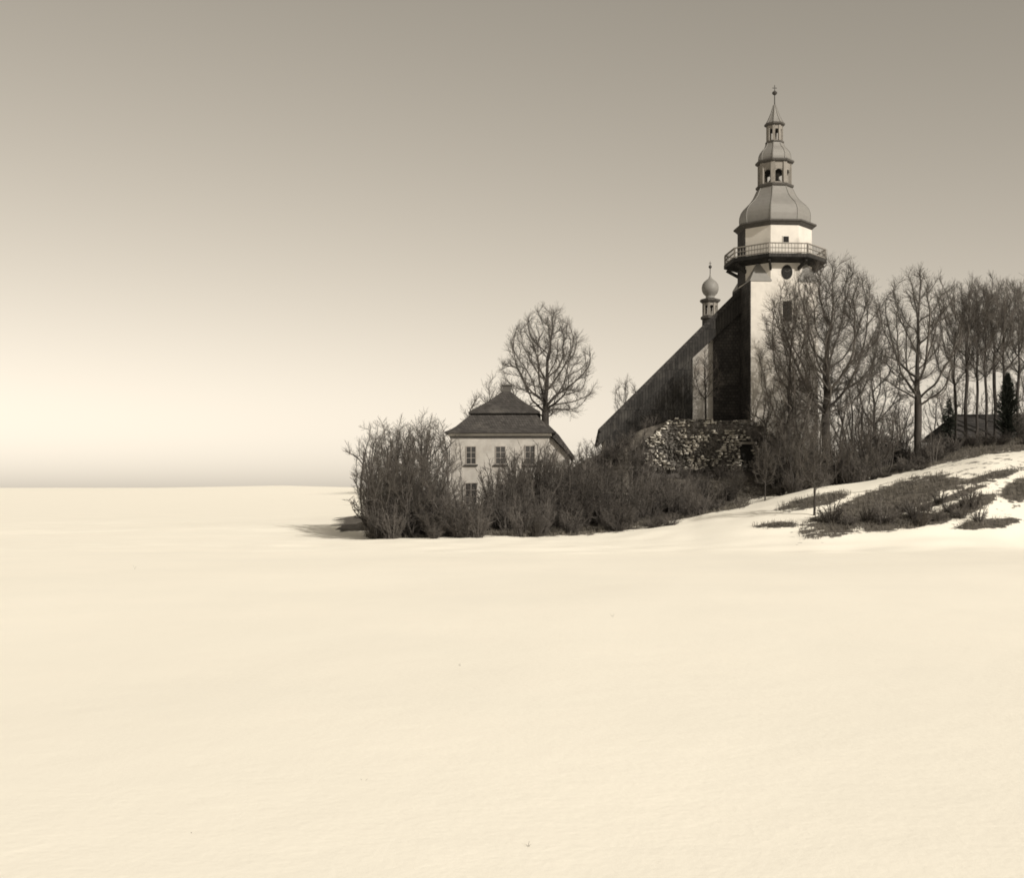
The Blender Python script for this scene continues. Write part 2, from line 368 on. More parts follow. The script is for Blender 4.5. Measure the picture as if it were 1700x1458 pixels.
# clock: dark disc with ring, hour marks and hands
q = MB(); cx_, cz_, cr_ = .22, zt(462), .54
vs = [(cx_+cr_*math.sin(2*math.pi*i/32), 0, cz_+cr_*math.cos(2*math.pi*i/32)*1.3) for i in range(32)]
q.add([(x, -ri-.06, z) for x, _, z in vs]+[(x, -ri+.02, z) for x, _, z in vs], [tuple(range(31, -1, -1)), tuple(range(32, 64))]+[(i, (i+1) % 32, (i+1) % 32+32, i+32) for i in range(32)])
ck = fixn(q.build('clock', 'dark', church))
q = MB()
for a, L in ((R(300), .25), (R(60), .38)):
    d = Vector((math.sin(a), 0, math.cos(a))); q.obox(Vector((cx_, -ri-.085, cz_))+d*L*.45, Vector((d.z, 0, -d.x)), Vector((0, 1, 0)), d, .03, .005, L*.55)
q.each('clock_hand', 'trim', ck)

# nave, its own frame parented to the church
NY = 120.5; sn = NY/F; ap = P(1236, 472, NY); lf = P(994, 713, NY)
nave = bpy.data.objects.new('nave', None); C.objects.link(nave)
nave.parent = church; nave.matrix_parent_inverse = (Matrix.Translation(church.location) @ Matrix.Rotation(R(4.2), 4, 'Z')).inverted()
nrot = R(-3.35); nave.location = (ap.x, NY, 0); nave.rotation_euler = (0, 0, nrot)
hw = 14.62; za, ze = ap.z, lf.z; LN = 35.0
ex, ez = 5.6, 13.5
def line(x): return za-(za-ze)*(-x)/hw
def nobj(q, name, m_): return fixn(q.build(name, m_, nave))
# roof slabs
th = .42
def slab(q, p0, p1, th, y0, y1):
    d = Vector((p1[0]-p0[0], p1[1]-p0[1])).normalized(); nn = Vector((d.y, -d.x))
    if nn.y > 0: nn = -nn
    q.prism([p0, p1, (p1[0]+nn.x*th, p1[1]+nn.y*th), (p0[0]+nn.x*th, p0[1]+nn.y*th)], y0, y1)
q = MB(); slab(q, (-hw, ze), (0, za), th, -.9, LN)
nobj(q, 'roof', 'shingle')
q = MB(); slab(q, (.003, za), (ex+.6, ez-.9), th, -.9, LN); nobj(q, 'roof', 'shingle')
# sunlit gable wall of the nave
q = MB(); q.prism([(-hw+.9, 4.0), (ex, 4.0), (ex, ez-.5), (-.1, za-.75), (-hw+.9, line(-hw+.9)-.66)], .0, LN-.4); nobj(q, 'nave_wall', 'oldplaster')
# deep boarded verge along the gable
q = MB(); t2 = 2.0
q.prism([(-hw+.05, ze-.45), (-.1, za-.62), (-.1, za-.62-t2), (-hw+.05, ze-.45-t2*.6)], -.75, -.05); nobj(q, 'verge_boards', 'boards')
# dark boards over the lower gable, standing in for shade by their colour
xb = -(1236-1150)*sn
q = MB(); q.prism([(-hw+.75, 3.5), (xb, 3.5), (xb, line(xb)-1.6), (-hw+.75, line(-hw+.75)-.9)], -.42, -.06); nobj(q, 'shade_boards', 'boards')
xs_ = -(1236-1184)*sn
q = MB(); q.prism([(xs_, 3.5), (1.2, 3.5), (1.2, za-3.2), (-.1, za-2.4), (xs_, line(xs_)-2.4)], -.30, -.02); nobj(q, 'shade_cladding', 'shingle')  # dark shingle paints in the tower's cast shadow on the gable
# onion turret riding the ridge
kt = 32.5
tw = Vector((ap.x, NY, 0))+Matrix.Rotation(nrot, 3, 'Z') @ Vector((0, kt, 0)); TD = tw.y; st_ = TD/F
tur = bpy.data.objects.new('ridge_turret', None); C.objects.link(tur); tur.parent = nave; tur.location = (0, kt, 0); tur.rotation_euler = (0, 0, R(6))
zq = lambda v: Zv(v, TD)
dx = (1179-(UC+tw.x*F/TD))*st_; tur.location.x += dx
def tl(prof, nm, m_, n_=8, smth=False):
    q = MB(); q.lathe([(r*st_, zq(v)) for r, v in prof], n=n_); return q.build(nm, m_, tur, smth)
tl([(13.5, 600), (13.5, 531)], 'turret_base', 'shingle'); tl([(13, 531.2), (16, 529.5), (16, 526), (13, 524.5)], 'cornice', 'trim')
lantern(524.5, 503, 12.8, 508, 523.5, .18, zf=zq, sc=st_, par=tur)
tl([(11, 509), (11, 507)], 'lantern_ceiling', 'dark')
tl([(12.8, 504), (17, 500.5), (17.5, 498), (9, 495.5)], 'cornice', 'trim')
tl([(8.5, 495.6), (7, 493.5), (8, 491), (11.5, 487.5), (13.7, 483), (14.3, 478), (13.3, 473), (10.5, 468.5), (6.5, 465), (3.2, 462.5), (1.6, 459), (.8, 455)], 'onion_dome', 'metal', 16, True)
q = MB(); q.lathe([(.05, zq(456)), (.05, zq(445))], n=8)
q.lathe([(.05, zq(446)), (.19, zq(444.3)), (.22, zq(443)), (.19, zq(441.5)), (.05, zq(440))], n=10); q.box(-.03, .03, -.03, .03, zq(440), zq(434)); q.box(-.16, .16, -.025, .025, zq(437.5), zq(436.7))
q.build('finial', 'lead', tur)

# ---------------------------------------------------------------- rubble retaining wall
WY = 113.5; sw = WY/F
wall = thing('stone_wall', 'rubble stone terrace wall with snow patches below the church', 'wall', P(1050, VH, WY))
wall.location.z = 0; wr = random.Random(11)
def wtop(u): return interp(u, [(1045, 776), (1062, 748), (1085, 722), (1112, 700), (1150, 697), (1200, 700), (1262, 706), (1285, 722), (1310, 752)])
back = [( (u-1050)*sw, Zv(wtop(u), WY)-.15) for u in range(1046, 1311, 8)]
q = MB(); q.prism([(back[0][0], 2.5)]+[(back[-1][0], 2.5)]+back[::-1], .35, 1.5); q.build('wall_core', 'mortar', wall); fixn(wall.children[0])
stn = MB(); snw = MB()
def stone_blob(q, c, hx, hy, hz, rr):
    v = []; 
    nseg = 6; rot = rr.uniform(0, 3)
    for (zz, sc) in ((-1, .8), (-.3, 1.05), (.4, 1), (1, .7)):
        for i in range(nseg):
            a = rot+2*math.pi*i/nseg+rr.uniform(-.4, .4); k = sc*rr.uniform(.65, 1.25)
            v.append((c[0]+hx*k*math.cos(a), c[1]+hy*k*math.sin(a), c[2]+hz*zz*rr.uniform(.6, 1.3)))
    f = [(j*nseg+i, j*nseg+(i+1) % nseg, (j+1)*nseg+(i+1) % nseg, (j+1)*nseg+i) for j in range(3) for i in range(nseg)]
    f += [tuple(range(nseg-1, -1, -1)), tuple(range(3*nseg, 4*nseg))]
    q.add(v, f)
v_ = 782.0
while v_ > 694:
    hrow = wr.uniform(2.4, 4.8); u_ = 1046+wr.uniform(0, 8)
    while u_ < 1308:
        wd = wr.uniform(3, 11); uc = u_+wd/2
        if v_-hrow > wtop(uc)-4:
            door = 1229 < uc < 1252 and v_ < 768 and v_ > 735
            if not door:
                yo = wr.uniform(-.1, .16)+(v_-740)*-.004
                stone_blob(stn, ((uc-1050)*sw, .42+yo, Zv(v_-hrow/2, WY)), wd*sw*.53, .38, hrow*sw*.54, wr)
                d_ = noise.noise(Vector((uc*.03, v_*.05, 2)))
                if wr.random() < .48+d_*1.7:
                    stone_blob(snw, ((uc-1050)*sw+wr.uniform(-.15, .15), .16+yo, Zv(v_-hrow*wr.uniform(.7, 1.1), WY)), wd*sw*wr.uniform(.2, .62), wr.uniform(.28, .45), hrow*sw*wr.uniform(.15, .55), wr)
        u_ += wd
    v_ -= hrow
stn.build('stones', 'stone', wall); snw.build('snow_patches', 'snowlump', wall)
q = MB(); q.box((1229-1050)*sw, (1252-1050)*sw, .30, .6, Zv(770, WY), Zv(738, WY)); q.build('dark_opening', 'dark', wall)
q = MB(); q.box((1225-1050)*sw, (1256-1050)*sw, -.15, .7, Zv(738, WY), Zv(734, WY)); q.build('lintel', 'wood', wall)

# ---------------------------------------------------------------- house with mansard roof
HY = 112.0; sh = HY/F; hc = P(826, VH, HY)
house = thing('manor_house', 'two storey pale plastered house with dark mansard roof', 'house', (hc.x, HY, 0), R(-2))
def hx(u): return (u-826)*sh
def hz(v): return Zv(v, HY)
dep = 11.0
q = MB(); q.box(hx(748), hx(912), .0, dep, -.5, hz(722)); q.build('wall', 'oldplaster', house)
q = MB(); q.box(hx(744), hx(916), -.2, dep+.2, hz(724), hz(719.6)); q.build('cornice', 'plaster', house)
q = MB(); q.box(hx(746.5), hx(913.5), -.10, dep+.1, hz(727.5), hz(724.05)); q.build('cornice', 'trim', house)
def ring(x0, x1, y0, y1, z): return [(x0, y0, z), (x1, y0, z), (x1, y1, z), (x0, y1, z)]
def stack(q, rings):
    v = [p for r in rings for p in r]; f = []
    for j in range(len(rings)-1):
        for i in range(4): f.append((j*4+i, j*4+(i+1) % 4, (j+1)*4+(i+1) % 4, (j+1)*4+i))
    f.append((3, 2, 1, 0)); k = len(rings)*4; f.append((k-4, k-3, k-2, k-1)); q.add(v, f)
q = MB(); prof = [(0, 719.5), (.06, 717.5), (9, 713.5), (18, 707.5), (26, 700), (36, 691), (44, 682.9)]
stack(q, [ring(hx(738+d), hx(923-d*.80), -.62+d*sh, dep+.6-d*sh, hz(v)) for d, v in prof])
lr = q.build('lower_roof', 'houseroof', house)
q = MB(); prof = [(0, 684.5), (.1, 681.5), (14, 673), (28, 664), (40, 655), (48, 648), (54, 643.5)]
stack(q, [ring(hx(776+d), hx(896-d*.93), 1.35+d*sh, dep-1.35-d*sh*.9, hz(v)) for d, v in prof])
ur = q.build('upper_roof', 'houseroof', house)
q = MB(); q.box(hx(831), hx(845), 4.6, 5.5, hz(655), hz(633)); ch = q.build('chimney', 'trim', ur)
q = MB(); q.box(hx(829.5), hx(846.5), 4.5, 5.6, hz(633)+.002, hz(630.5)); q.build('chimney_cap', 'trim', ch)
for u, v0, v1, hwd in ((782, 770, 742, .42), (831, 770, 742, .42), (880, 771, 741, .42), (782, 836, 803, .5), (831, 832, 804, .42), (880, 832, 804, .42)):
    window(house, hx(u), hz(v0), hz(v1), hwd, 0, pane='glass', bars=1, cross=2, fw=.07)
# lean-to annex on the right under its own steep roof
q = MB(); q.prism([(hx(912)+.002, -.5), (hx(946), -.5), (hx(946), hz(758)), (hx(912)+.002, hz(722))], 1.2, dep-1.4); fixn(q.build('annex_wall', 'oldplaster', house))
q = MB(); q.prism([(hx(908), hz(702)), (hx(928), hz(722)), (hx(955), hz(759)), (hx(953), hz(762)), (hx(910), hz(718))], .7, dep-.9); fixn(q.build('annex_roof', 'houseroof', house))

# ---------------------------------------------------------------- low dark barn at right
bc = P(1640, VH, 122); sb = 122/F
barn = thing('barn', 'low dark boarded barn with hipped roof behind the snowy slope', 'barn', (bc.x, 122, 0), R(-3))
q = MB(); q.box(-58*sb, 110*sb, 0, 7, 5.5, Zv(718, 122)); q.build('wall', 'boards', barn)
q = MB(); stack(q, [ring(-74*sb, 120*sb, -1.0, 8, Zv(729, 122)), ring(-66*sb, 112*sb, -.4, 7.6, Zv(718, 122)), ring(-36*sb, 100*sb, 3.3, 3.8, Zv(684, 122))]); q.build('roof', 'shingle', barn)
q = MB(); q.box(-20*sb, 4*sb, -.06, -.004, 6.0, Zv(730, 122)); q.build('door', 'wood', barn)

# ---------------------------------------------------------------- trees
def tube(V, Fc, pts, rad, ns=4):
    k0 = len(V); n_ = len(pts)
    for i, p in enumerate(pts):
        t = (pts[min(i+1, n_-1)]-pts[max(i-1, 0)]);
        if t.length < 1e-6: t = Vector((0, 0, 1))
        t.normalize(); a = t.cross(Vector((.31, .95, .05))) if abs(t.y) < .9 else t.cross(Vector((1, 0, 0))); a.normalize(); b2 = t.cross(a)
        for j in range(ns):
            g = 2*math.pi*j/ns; V.append(p+(a*math.cos(g)+b2*math.sin(g))*rad[i])
    for i in range(n_-1):
        for j in range(ns):
            a_, b_2 = k0+i*ns+j, k0+i*ns+(j+1) % ns; Fc.append((a_, b_2, b_2+ns, a_+ns))
def grow(height, fork, prof, seed, npts=900, step=.42, lean=(0, 0), twigs=3, twl=(.5, 1.1), rb=.25, twr=.0105, stems=1, up=.12, kill=.75, infl=5.0, clump=0.5, wander=.08, ex=2.02):
    """space colonisation; prof = [(height fraction, radius)] of the crown"""
    rr = random.Random(seed); nr = np.random.RandomState(seed)
    hs = np.array([p[0] for p in prof])*height; rs = np.array([p[1] for p in prof]); rmax = rs.max()
    pts = []
    cc = [nr.uniform(-1, 1, 3) for _ in range(14)]
    off = nr.uniform(0, 50, 3)
    while len(pts) < npts:
        z = nr.uniform(hs[0], hs[-1]); rad = np.interp(z, hs, rs)
        a = nr.uniform(0, 2*math.pi)
        lob = 1+.22*noise.noise(Vector((math.cos(a)*1.7+off[0], math.sin(a)*1.7, z*.35)))
        r_ = rmax*math.sqrt(nr.uniform(0, 1))
        if r_ > rad*lob: continue
        x, y = r_*math.cos(a), r_*math.sin(a)
        if noise.noise(Vector((x*.5+off[1], y*.5, z*.5))) < -clump*.35+.0 and nr.rand() < clump: continue
        pts.append((x+lean[0]*(z/height), y+lean[1]*(z/height), z))
    A = np.array(pts)
    nodes = []; par = []
    for s_ in range(stems):
        d = Vector((rr.uniform(-1, 1), rr.uniform(-1, 1), 0))*(.25 if stems > 1 else .0); p = Vector((d.x, d.y, -.4)); last = -1
        tgt = Vector((d.x*4+lean[0]*.3, d.y*4+lean[1]*.3, fork*height))
        k = max(2, int((tgt-p).length/step)); st0 = p.copy(); wob = rr.uniform(0, 9)
        for i in range(k+1):
            q_ = st0.lerp(tgt, i/k)+Vector((noise.noise(Vector((wob, i*.13, 0))), noise.noise(Vector((wob, i*.13, 5))), 0))*.16*min(1, i*.1)
            nodes.append(q_); par.append(last); last = len(nodes)-1
    N = np.array([tuple(p) for p in nodes]); P_ = list(par)
    alive = np.ones(len(A), bool); near = np.full(len(A), 1e9); who = np.zeros(len(A), int)
    new0 = 0; guard = {}
    for it in range(110):
        newN = N[new0:]
        d = np.linalg.norm(A[:, None, :]-newN[None], axis=2); mi = d.argmin(1); md = d[np.arange(len(A)), mi]
        upd = md < near; near[upd] = md[upd]; who[upd] = mi[upd]+new0
        alive &= near > kill
        act = alive & (near < (infl if it > 12 else 40))
        if not act.any(): break
        dirs = {}
        vec = A[act]-N[who[act]]; vec /= np.linalg.norm(vec, axis=1)[:, None]
        acc = np.zeros((len(N), 3)); cnt = np.zeros(len(N)); np.add.at(acc, who[act], vec); np.add.at(cnt, who[act], 1)
        idx = np.nonzero(cnt)[0]; add = []
        for i in idx:
            if guard.get(i, 0) > 3: continue
            g = acc[i]/cnt[i]; g = g+nr.normal(0, wander+.05, 3); g[2] += up; pd = N[i]-N[P_[i]] if P_[i] >= 0 else np.array([0, 0, 1.]); pd = pd/(np.linalg.norm(pd)+1e-6); g = g+pd*.95
            g /= np.linalg.norm(g)+1e-6; add.append(N[i]+g*step); P_.append(int(i)); guard[i] = guard.get(i, 0)+1
        if not add: break
        new0 = len(N); N = np.vstack([N, add])
        if len(N) > 9000: break
    n_ = len(N); kids = [[] for _ in range(n_)]
    for i, p in enumerate(P_):
        if p >= 0: kids[p].append(i)
    w_ = [0.0]*n_; 
    for i in range(n_-1, -1, -1):
        w_[i] += 1.0 if not kids[i] else 0
        if P_[i] >= 0: w_[P_[i]] += w_[i]
    wm = max(w_); rad = [max(twr*1.1, rb*(x/wm)**(1/ex)) for x in w_]
    for i in range(n_):
        if N[i][2] < .8 and P_[i] < stems*9: rad[i] *= 1+.5*max(0, (.5-N[i][2]))
    TV, TF, CV, CF = [], [], [], []
    thick = rb*.30
    seen = [False]*n_
    def chain(i0):
        c = [i0]; i = i0
        while kids[i]:
            i = max(kids[i], key=lambda q__: w_[q__]); c.append(i)
        return c
    stack_ = [i for i in range(n_) if P_[i] < 0]
    while stack_:
        i0 = stack_.pop(); c = chain(i0)
        for i in c:
            best = max(kids[i], key=lambda q__: w_[q__]) if kids[i] else None
            for k in kids[i]:
                if k != best: stack_.append(k)
        ids = ([P_[i0]] if P_[i0] >= 0 else [])+c
        pv = [Vector(N[i]) for i in ids]; rv = [rad[i] for i in ids]
        if len(ids) > 1 and P_[i0] >= 0: rv[0] = min(rv[0], rv[1]*1.15)
        big = [j for j in range(len(ids)) if rv[j] > thick]
        if len(big) > 1:
            e = big[-1]+1; tube(TV, TF, pv[:e+1], rv[:e+1], 7)
            if e < len(ids)-1: tube(CV, CF, pv[e:], rv[e:], 4)
        elif len(ids) > 1: tube(CV, CF, pv, rv, 3 if max(rv) < .04 else 4)
    ctr = Vector((lean[0]*.6, lean[1]*.6, height*.55))
    for i in range(n_):
        if rad[i] > .07 or N[i][2] < fork*height*.9: continue
        p = Vector(N[i]); pd = (p-Vector(N[P_[i]])).normalized() if P_[i] >= 0 else Vector((0, 0, 1))
        for _ in range(twigs+(1 if not kids[i] else 0)):
            d = (pd*.8+Vector((rr.gauss(0, .55), rr.gauss(0, .55), rr.gauss(.25, .45)))).normalized(); L = rr.uniform(*twl)
            m1 = p+d*L*.5+Vector((rr.gauss(0, .04), rr.gauss(0, .04), rr.gauss(0, .04)))*L; d2 = (d+Vector((rr.gauss(0, .2), rr.gauss(0, .2), rr.gauss(.2, .12)))).normalized(); m2 = m1+d2*L*.6
            tube(CV, CF, [p, m1, m2], [twr, twr*.8, twr*.4], 3)
            for q5, l5 in ((p.lerp(m1, .6), .5), (m1, .5), (m1.lerp(m2, .5), .34)):
                d3 = (d+Vector((rr.gauss(0, .6), rr.gauss(0, .6), rr.gauss(.1, .4)))).normalized()
                tube(CV, CF, [q5, q5+d3*L*l5*rr.uniform(.6, 1.2)], [twr*.7, twr*.35], 3)
    return (TV, TF), (CV, CF)
def make_tree(name, label, cat, geo, loc, rz=0, sc=1, group=None, barkm='bark', twm='twig', cname='crown'):
    t = thing(name, label, cat, loc, rz, group); t.scale = (sc, sc, sc) if not isinstance(sc, tuple) else sc
    (a, b_), (c, d) = geo
    if a: mesh_obj('trunk', a, b_, barkm, t, True)
    mesh_obj(cname, c, d, twm, t)
    return t
def dup(root, loc, rz, sc, label=None, group=None):
    r = root.copy(); C.objects.link(r); r.location = loc; r.rotation_euler = (0, 0, rz); r.scale = (sc, sc, sc) if not isinstance(sc, tuple) else sc
    if label: r['label'] = label
    if group: r['group'] = group
    for ch_ in list(root.children):
        c = ch_.copy(); C.objects.link(c); c.parent = r
        for g in ch_.children:
            d = g.copy(); C.objects.link(d); d.parent = c
    return r
def foot(u, Y): x = (u-UC)*Y/F; return Vector((x, Y, G(x, Y)))
def hgt(u, vtop, Y): return Zv(vtop, Y)-foot(u, Y).z

# lone tree behind the house
h = hgt(906, 508, 124); kpx = 124/F
make_tree('bare_tree', 'tall bare tree with rounded crown rising behind the house roof', 'tree',
    grow(h, .50, [(.44, 3.2), (.54, 4.8), (.68, 5.0), (.82, 4.3), (.93, 3.0), (1, .9)], 21, npts=1250, twigs=5, rb=.40, up=.10, lean=(0, 0), clump=.8), foot(906, 124))
# big tree before the tower
h = hgt(1372, 432, 107)
make_tree('bare_tree', 'largest bare tree, its wide crown overlapping the right side of the tower', 'tree',
    grow(h, .24, [(.26, 2.2), (.40, 4.3), (.55, 5.6), (.72, 5.5), (.86, 4.0), (1, 1.4)], 5, npts=1900, twigs=5, rb=.40, up=.22, kill=.7, clump=.7, twl=(.6, 1.3)), foot(1372, 107))
h = hgt(1310, 474, 106)
make_tree('bare_tree', 'slimmer bare tree standing straight in front of the church tower', 'tree',
    grow(h, .30, [(.28, 1.6), (.42, 2.6), (.6, 2.9), (.78, 2.5), (.92, 1.5), (1, .5)], 8, npts=1000, twigs=4, rb=.22, up=.15, clump=.7), foot(1310, 106))
h = hgt(1524, 452, 108)
make_tree('bare_tree', 'forked bare tree standing free between tower trees and right hand grove', 'tree',
    grow(h, .34, [(.30, 2.2), (.44, 3.6), (.62, 4.2), (.84, 3.9), (.95, 2.8), (1, 1.2)], 31, npts=1050, twigs=5, rb=.34, up=.16, clump=.6), foot(1524, 108))
# grove at the right: tall straight stems
gA = grow(17, .47, [(.42, 1.0), (.50, 2.0), (.62, 2.9), (.8, 3.2), (.93, 2.4), (1, .8)], 41, npts=700, twigs=4, rb=.17, up=.18, clump=.5)
gB = grow(17, .42, [(.38, 1.2), (.48, 1.9), (.60, 2.7), (.8, 3.0), (.93, 2.2), (1, .9)], 43, npts=620, twigs=4, rb=.14, up=.18, clump=.5)
tA = tB = None
grove = [(1604, 116, 458, 0), (1622, 119, 470, 1), (1637, 116, 462, 1), (1652, 120, 455, 0), (1667, 116, 468, 0), (1690, 119, 455, 1), (1712, 116, 470, 0), (1586, 121, 480, 1), (1738, 119, 462, 1)]
gl = 'tall straight bare tree in the close set grove beside the barn'
for i, (u, Y, vt, kd) in enumerate(grove):
    f_ = foot(u, Y); sc = (Zv(vt, Y)-f_.z)/17.3
    if kd == 0 and tA is None: tA = make_tree('bare_tree', gl, 'tree', gA, f_, i*1.3, sc, 'grove of straight bare trees beside the barn')
    elif kd == 1 and tB is None: tB = make_tree('bare_tree', gl, 'tree', gB, f_, i*1.3, sc, 'grove of straight bare trees beside the barn')
    else: dup(tA if kd == 0 else tB, f_, i*1.3, sc)
# mid-size trees
gC = grow(10, .30, [(.25, 1.3), (.45, 2.2), (.65, 2.4), (.85, 1.8), (1, .5)], 51, npts=750, twigs=4, rb=.13, up=.15, clump=.5, twl=(.4, .9), stems=1)
gD = grow(10, .15, [(.15, 1.0), (.35, 2.2), (.6, 2.6), (.82, 2.0), (1, .6)], 52, npts=850, twigs=4, rb=.12, up=.20, clump=.4, twl=(.4, .9), stems=3)
mids = [ # u, Y, vtop, kind, label, group
    (815, 138, 622, 0, 'small bare tree peeping over the left end of the house roof', None),
    (1040, 150, 622, 0, 'small bare tree behind the low end of the church roof', None),
    (972, 112, 728, 0, 'little bare tree in the gap between house and church', None),
    (1453, 112, 548, 0, 'thin bare tree between the largest tree and the forked tree', None),
    (1352, 86, 700, 0, 'nearest small tree with dark trunk standing on the snow slope', None),
    (1270, 101, 735, 0, 'low crooked tree at the right end of the stone wall', None),
    (1172, 117, 575, 0, 'slim bare tree in front of the sunlit gable wall', None),
    (1047, 108, 712, 0, 'dark bare tree at the left end of the stone wall', None)]
gg = 'bare trees of the copse left of the house'; lg = 'bare tree in the dense copse left of the house'
for u, Y, vt, kd in ((628, 101, 692, 1), (645, 97, 704, 1), (662, 103, 690, 0), (683, 99, 698, 1), (702, 104, 682, 0), (712, 96, 690, 0), (726, 102, 694, 1), (655, 92, 740, 1), (690, 92, 745, 1), (634, 92, 745, 1), (712, 92, 770, 1)): mids.append((u, Y, vt, kd, lg, gg))
g3 = 'saplings sticking out of the thickets'; l3 = 'thin bare sapling sticking out of the thicket below house and church'
for u, Y, vt, kd in ((828, 98, 772, 0), (852, 101, 742, 0), (868, 97, 780, 0), (905, 104, 735, 1), (930, 101, 742, 1), (955, 106, 752, 1), (985, 99, 770, 0), (1020, 101, 752, 1), (1068, 98, 788, 1), (1110, 100, 796, 0), (1150, 97, 800, 1), (1195, 102, 790, 1), (1222, 104, 765, 0), (765, 99, 790, 0)): mids.append((u, Y, vt, kd, l3, g3))
g4 = 'bare trees behind the barn'; l4 = 'bushy bare tree behind the dark barn at the right edge'
for u, Y, vt, kd in ((1560, 132, 640, 1), (1598, 134, 625, 0), (1645, 135, 640, 0), (1695, 134, 600, 1), (1500, 133, 650, 1)): mids.append((u, Y, vt, kd, l4, g4))
g5 = 'low brush trees before the barn'; l5 = 'low brushy tree in front of the dark barn'
for u, Y, vt, kd in ((1696, 110, 678, 1), (1716, 109, 684, 1), (1600, 111, 722, 1)): mids.append((u, Y, vt, kd, l5, g5))
g2 = 'brushy young trees under the tower'; l2 = 'brushy young tree in the dark undergrowth below the tower'
for u, Y, vt, kd in ((1284, 109, 640, 1), (1300, 104, 690, 1), (1330, 110, 640, 1), (1345, 104, 665, 1), (1385, 111, 600, 1), (1392, 104, 700, 1), (1412, 109, 622, 1), (1425, 105, 690, 1), (1440, 110, 655, 1), (1468, 106, 668, 1), (1487, 111, 675, 1), (1318, 104, 720, 1), (1405, 103.5, 735, 1), (1450, 103.5, 740, 1)): mids.append((u, Y, vt, kd, l2, g2))
pr = [None, None]
for i, (u, Y, vt, kd, lab, grp) in enumerate(mids):
    f_ = foot(u, Y); sc = (Zv(vt, Y)-f_.z)/10.3; wd = sc if vt > 600 or kd == 0 else sc*.8
    wd = {0: sc, 1: min(sc*1.15, 1.2 if Y > 125 else .95)}[kd]
    if pr[kd] is None: pr[kd] = make_tree('bare_tree', lab, 'tree', (gC, gD)[kd], f_, i*2.1, (wd, wd, sc), grp)
    else:
        d = dup(pr[kd], f_, i*2.1, (wd, wd, sc), lab, grp)
        if not grp and 'group' in d: del d['group']
if 'group' in pr[0]: del pr[0]['group']

# shrubs
def shrub_geo(seed, n_st, ht, sp, sub=5):
    rr = random.Random(seed); V, Fc = [], []
    for _ in range(n_st):
        big_ = rr.random() < .18
        a = rr.uniform(0, 6.28); r0 = rr.uniform(0, sp*.35); p = Vector((r0*math.cos(a), r0*math.sin(a), -.15))
        t_ = rr.uniform(.15, 1)**.7; d = Vector((math.cos(a)*sp*t_*.8, math.sin(a)*sp*t_*.8, ht*(rr.uniform(.45, .9) if not big_ else rr.uniform(1, 1.35)))); 
        pts = [p]; k = 6
        for i in range(1, k+1):
            f_ = i/k; pts.append(p+Vector((d.x*f_**1.3, d.y*f_**1.3, d.z*f_))+Vector((rr.gauss(0, .06), rr.gauss(0, .06), 0))*f_*ht*.5)
        tube(V, Fc, pts, [(.030+.02*big_)*(1-i/(k+1))+.007 for i in range(k+1)], 3)
        for i in range(1, k+1):
            for _2 in range(sub):
                dd = ((pts[i]-pts[i-1]).normalized()*.7+Vector((rr.gauss(0, .6), rr.gauss(0, .6), rr.gauss(.2, .4)))).normalized(); L = rr.uniform(.3, .8)*ht*.28
                q0 = pts[i-1].lerp(pts[i], rr.random()); q1 = q0+dd*L*.5; q2 = q1+(dd+Vector((rr.gauss(0, .35), rr.gauss(0, .35), .15))).normalized()*L*.5
                tube(V, Fc, [q0, q1, q2], [.012, .010, .006], 3)
                d3 = (dd+Vector((rr.gauss(0, .7), rr.gauss(0, .7), rr.gauss(0, .5)))).normalized(); tube(V, Fc, [q1, q1+d3*L*.4], [.009, .005], 3)
    return V, Fc
sg = [shrub_geo(61, 36, 3.0, 1.6), shrub_geo(62, 44, 2.4, 1.9), shrub_geo(63, 30, 3.4, 1.3), shrub_geo(64, 26, 1.4, 1.1)]
protos = [None]*4; rs_ = random.Random(77)
def shrub(u, Y, vt, kd, lab, grp):
    f_ = foot(u, Y); hh = (3.0, 2.4, 3.4, 1.4)[kd]; sc = (Zv(vt, Y)-f_.z)/hh
    if sc <= .15: return
    wd = min(max(sc, .6), 1.5)
    if protos[kd] is None:
        o = mesh_obj('shrub', sg[kd][0], sg[kd][1], 'shrub'); protos[kd] = o
    else: o = protos[kd].copy(); C.objects.link(o)
    o.location = f_; o.rotation_euler = (0, 0, rs_.uniform(0, 6.28)); o.scale = (wd, wd, sc); tag(o, lab, 'shrub', grp)
zones = [ # u0,u1,Y0,Y1, vtop lo, hi, count, label
    (620, 745, 88, 98, 785, 870, 15, 'leafless brown shrub in the undergrowth of the left copse', 'undergrowth shrubs of the left copse'),
    (748, 800, 88, 96, 842, 872, 8, 'low leafless shrub before the house corner, under the left window', 'low shrubs before the house corner'),
    (825, 950, 90, 106, 785, 868, 20, 'leafless brown shrub in the thicket hiding the lower house wall', 'thicket before the house'),
    (950, 1060, 92, 110, 772, 865, 24, 'leafless shrub in the dark thicket between house and stone wall', 'thicket between house and wall'),
    (1060, 1225, 92, 108, 796, 872, 34, 'leafless shrub in the thicket at the foot of the stone wall', 'thicket at the foot of the wall'),
    (1262, 1335, 101, 111, 745, 810, 13, 'leafless shrub among the trees right of the stone wall', 'shrubs right of the wall'),
    (1330, 1500, 102.5, 112, 725, 790, 26, 'leafless shrub along the top edge of the snow slope', 'shrubs along the snow edge'),
    (1500, 1570, 104, 110, 735, 770, 12, 'leafless shrub around the foot of the forked tree', 'shrubs round the forked tree'),
    (1570, 1740, 107, 116, 725, 752, 24, 'leafless shrub in front of the dark barn', 'shrubs before the barn'),
]
